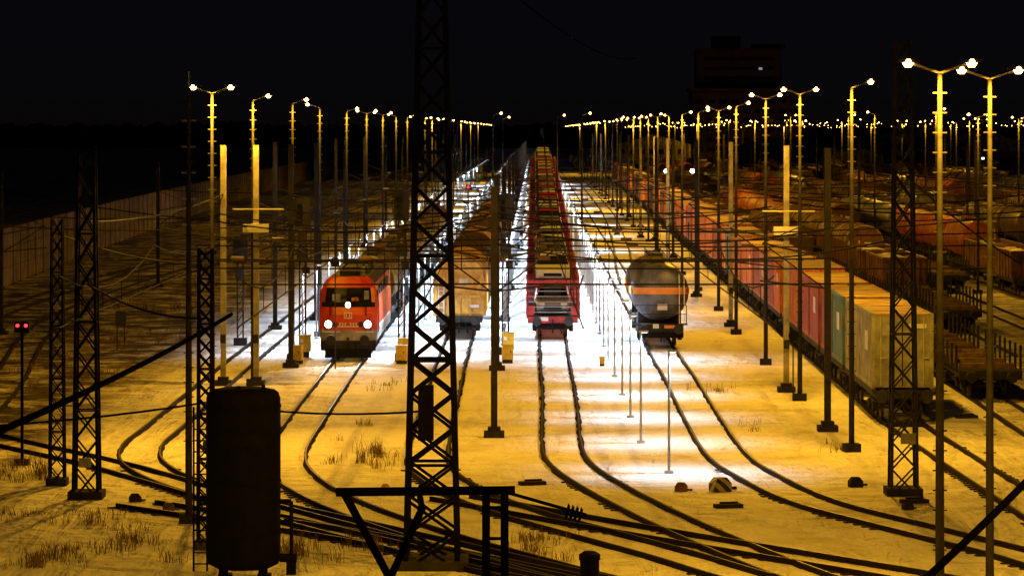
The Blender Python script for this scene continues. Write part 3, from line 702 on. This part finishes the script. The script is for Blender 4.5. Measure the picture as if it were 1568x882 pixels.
def rock(px,py,s,c='darkconcrete',name='point_machine'):
    x,d=G(px,py); m=MB()
    m.loft([[(-.4,-.3,0),(.4,-.3,0),(.4,.3,0),(-.4,.3,0)],[(-.4,-.3,.35),(.4,-.3,.35),(.4,.3,.35),(-.4,.3,.35)],[(-.22,-.2,.6),(.22,-.2,.6),(.22,.2,.6),(-.22,.2,.6)]],c); m.box(.55,0,.12,.4,.15,.12,'steel')
    m.obj(name,(x,d,0),random.uniform(-.2,.4),(s,s,s))
rock(1103,752,.78,'stripes','marker_block'); rock(1043,752,.5,'c_brown'); rock(1310,745,.55); rock(258,782,.45,'c_brown'); rock(207,768,.45); rock(590,750,.35,'orange'); rock(1390,780,.4)
for px,py in((815,742),(1115,777),(1400,770),(1480,640)):
    x,d=G(px,py); m=MB(); m.box(0,0,.06,.9,.35,.12,'sleeper'); m.box(.1,.2,.12,.6,.1,.1,'rail'); m.obj('sleeper_offcut',(x,d,0),.3)
for x,d,z in((-8.9,171,5.4),(12.5,151,2.9)):
    m=MB(); m.cyl((0,-.35,0),(0,-.15,0),.24,.22,n=18,mt='black'); m.cyl((0,-.15,0),(0,0,0),.08,n=8,mt='steel'); m.beam((0,0,-z),(0,0,.2),.06,'steel'); m.obj('loudspeaker',(x,d,z))
x,d=G(185,535); m=MB()
for s in(-.2,.2): m.beam((s,0,0),(s,0,2.0),.06,'steel')
m.box(0,-.02,1.7,.55,.25,.8,'darkgrey'); m.obj('equipment_cabinet',(x,d,0))
# ------------------------------------------------------------ dry grass (uneven clumps)
def grass(px,py,n,rx,ry,h,name='dry_grass'):
    x,d=G(px,py); m=MB()
    cl=[(random.gauss(0,rx),random.gauss(0,ry),random.uniform(.12,.5),random.uniform(.5,1.2)) for _ in range(max(3,n//8))]
    for i in range(n):
        c=random.choice(cl); cx=c[0]+random.gauss(0,c[2]); cy=c[1]+random.gauss(0,c[2]*1.6)
        for b in range(random.randint(2,7)):
            a=random.random()*6.28; hh=h*c[3]*random.uniform(.25,1.15); l=random.uniform(.1,.9)*hh
            bx=cx+random.gauss(0,.1); by=cy+random.gauss(0,.1); ex=bx+math.cos(a)*l; ey=by+math.sin(a)*l
            mx=(bx*1.6+ex*.4)/2; my=(by*1.6+ey*.4)/2; w=.007
            m.add([(bx-w,by,0),(bx+w,by,0),(mx+w,my,hh*.6),(mx-w,my,hh*.6),(ex,ey,hh)],[(0,1,2,3),(3,2,4)],'straw')
    m.obj(name,(x,d,0))
for a in((565,700,55,.6,2.0,.6),(600,590,14,.2,4,.35),(1110,600,16,.15,1.3,.5),(1148,655,7,.2,1.0,.4),(20,730,60,.6,2,.6),(240,840,80,1.3,1.2,.5),(110,800,60,1.5,1.5,.4),(470,850,70,.8,1.5,.6),(820,835,50,.9,1.5,.6),(215,520,110,1.6,5,.6),(100,560,140,2.5,8,.6),(270,480,90,2,6,.8),(60,860,60,1.2,1,.5),(1290,690,8,.2,1,.5),(550,655,14,.3,3,.4),(330,440,60,2,8,1.0)): grass(*a)
# ------------------------------------------------------------ noise barrier
pts=cr([(-31,150),(-36,215),(-39,265),(-43,400),(-47,600),(-50,855),(-58,1400)],5)
m=MB()
for a,b in zip(pts[:-1],pts[1:]):
    L=(b-a).length; k=max(1,int(L/5))
    for i in range(k):
        p=a.lerp(b,i/k);q=a.lerp(b,(i+1)/k); t=(q-p).normalized(); u=Vector((t.y,-t.x))*.05
        for z0,z1 in((.1,1.45),(1.5,2.95),(3.0,4.5)):
            m.add([(p.x+u.x,p.y+u.y,z0),(q.x+u.x,q.y+u.y,z0),(q.x+u.x,q.y+u.y,z1),(p.x+u.x,p.y+u.y,z1),(p.x-u.x,p.y-u.y,z0),(q.x-u.x,q.y-u.y,z0),(q.x-u.x,q.y-u.y,z1),(p.x-u.x,p.y-u.y,z1)],[(0,1,2,3),(7,6,5,4),(3,2,6,7),(0,4,5,1)],'panel')
        m.box(p.x,p.y,2.3,.2,.2,4.65,'steel')
m.obj('noise_barrier_wall')
for x0,d0,d1 in((5.15,230,700),(-6.6,330,760)):
    m=MB(); d=d0
    while d<d1:
        x=TX(x0,d); m.box(x,d,1.2,.06,.06,2.4,'galv')
        d+=2.4
    for z in(.3,1.2,2.3): m.beam((TX(x0,d0),d0,z),(TX(x0,d1),d1,z),.04,'galv')
    m.obj('steel_fence')
# ------------------------------------------------------------ background
m=MB()
m.box(0,0,14,46,30,28,'building'); m.box(0,0,29,48,32,1.5,'building'); m.box(-3,0,38,36,22,17,'building'); m.box(-8,0,49,12,10,6,'building')
m.box(10,0,47.5,14,8,2,'building')
for z in(34,38,42): m.box(-3,-11.1,z,30,.3,1.2,'glass')
for z in range(4,28,4):
    for x in range(-20,21,5): m.box(x,-15.1,z,3,.3,1.6,'glass')
m.box(6,-11.3,38,1.5,.3,1,'win_lit')
m.obj('office_tower',((1140-784)/3.6,F/3.6,0))
def shed(px,d,w,l,h,name='warehouse',c='shedwall'):
    m=MB(); m.box(0,0,h/2,w,l,h,c); m.loft([[(-w/2-.4,y,h),(0,y,h+w*.15),(w/2+.4,y,h)] for y in(-l/2-.3,l/2+.3)],'tarpsnow')
    for k in range(int(w/4)): m.box(-w/2+2+k*4,-l/2-.1,h*.55,2,.2,h*.35,'glass')
    m.obj(name,((px-784)*d/F,d,0))
shed(1310,960,14,20,5); shed(1500,980,40,18,6); shed(1420,1150,50,20,7); shed(1000,1400,30,20,6); shed(1180,1200,34,20,5)
m=MB()
for layer in range(3):
    n=900; dd=2300+layer*200
    a=[(-1400+2800*i/n,dd,0) for i in range(n+1)]
    b=[(-1400+2800*i/n,dd+random.uniform(-8,8),12+layer*2+7*noise.noise(Vector((i*.02,layer,0)))+4*noise.noise(Vector((i*.3,layer,5)))+random.uniform(-2,2)) for i in range(n+1)]
    m.loft([a,b],'tree',caps=False,closed=False)
m.obj('distant_treeline')
for px,py,k in((1020,262,'wh_lamp'),(1060,262,'wh_lamp'),(717,287,'red_lamp'),(1505,243,'cold_lamp')):
    z=6; dd=(H-z)*F/(py-200)
    m=MB(); m.beam((0,0,0),(0,0,z),.12,'steel'); m.cyl((0,-.1,z),(0,-.3,z),.3 if k!='red_lamp' else .12,n=12,mt=k); m.box(0,.05,z,.5,.25,.5,'steel'); m.obj('floodlight_mast',((px-784)*dd/F,dd,0))
# ------------------------------------------------------------ world
w=bpy.data.worlds.new('World'); sc.world=w; w.use_nodes=True; nt=w.node_tree; bg=nt.nodes['Background']
tc=nt.nodes.new('ShaderNodeTexCoord'); sp=nt.nodes.new('ShaderNodeSeparateXYZ'); nt.links.new(tc.outputs['Generated'],sp.inputs[0])
r=nt.nodes.new('ShaderNodeValToRGB'); r.color_ramp.elements[0].color=(.0022,.0016,.0014,1); r.color_ramp.elements[1].position=.05; r.color_ramp.elements[1].color=(.0022,.0022,.0038,1)
e=r.color_ramp.elements.new(.012); e.color=(.0022,.0020,.0026,1)
nt.links.new(sp.outputs['Z'],r.inputs[0]); nt.links.new(r.outputs[0],bg.inputs['Color']); bg.inputs['Strength'].default_value=1
# ------------------------------------------------------------ camera
cd=bpy.data.cameras.new('Camera'); cam=bpy.data.objects.new('Camera',cd); bpy.context.collection.objects.link(cam)
cam.location=(0,0,H); cam.rotation_euler=(math.radians(90),0,0)
cd.sensor_width=36; cd.lens=36*F/1568; cd.shift_y=-241/1568; cd.clip_start=1; cd.clip_end=12000
sc.camera=cam
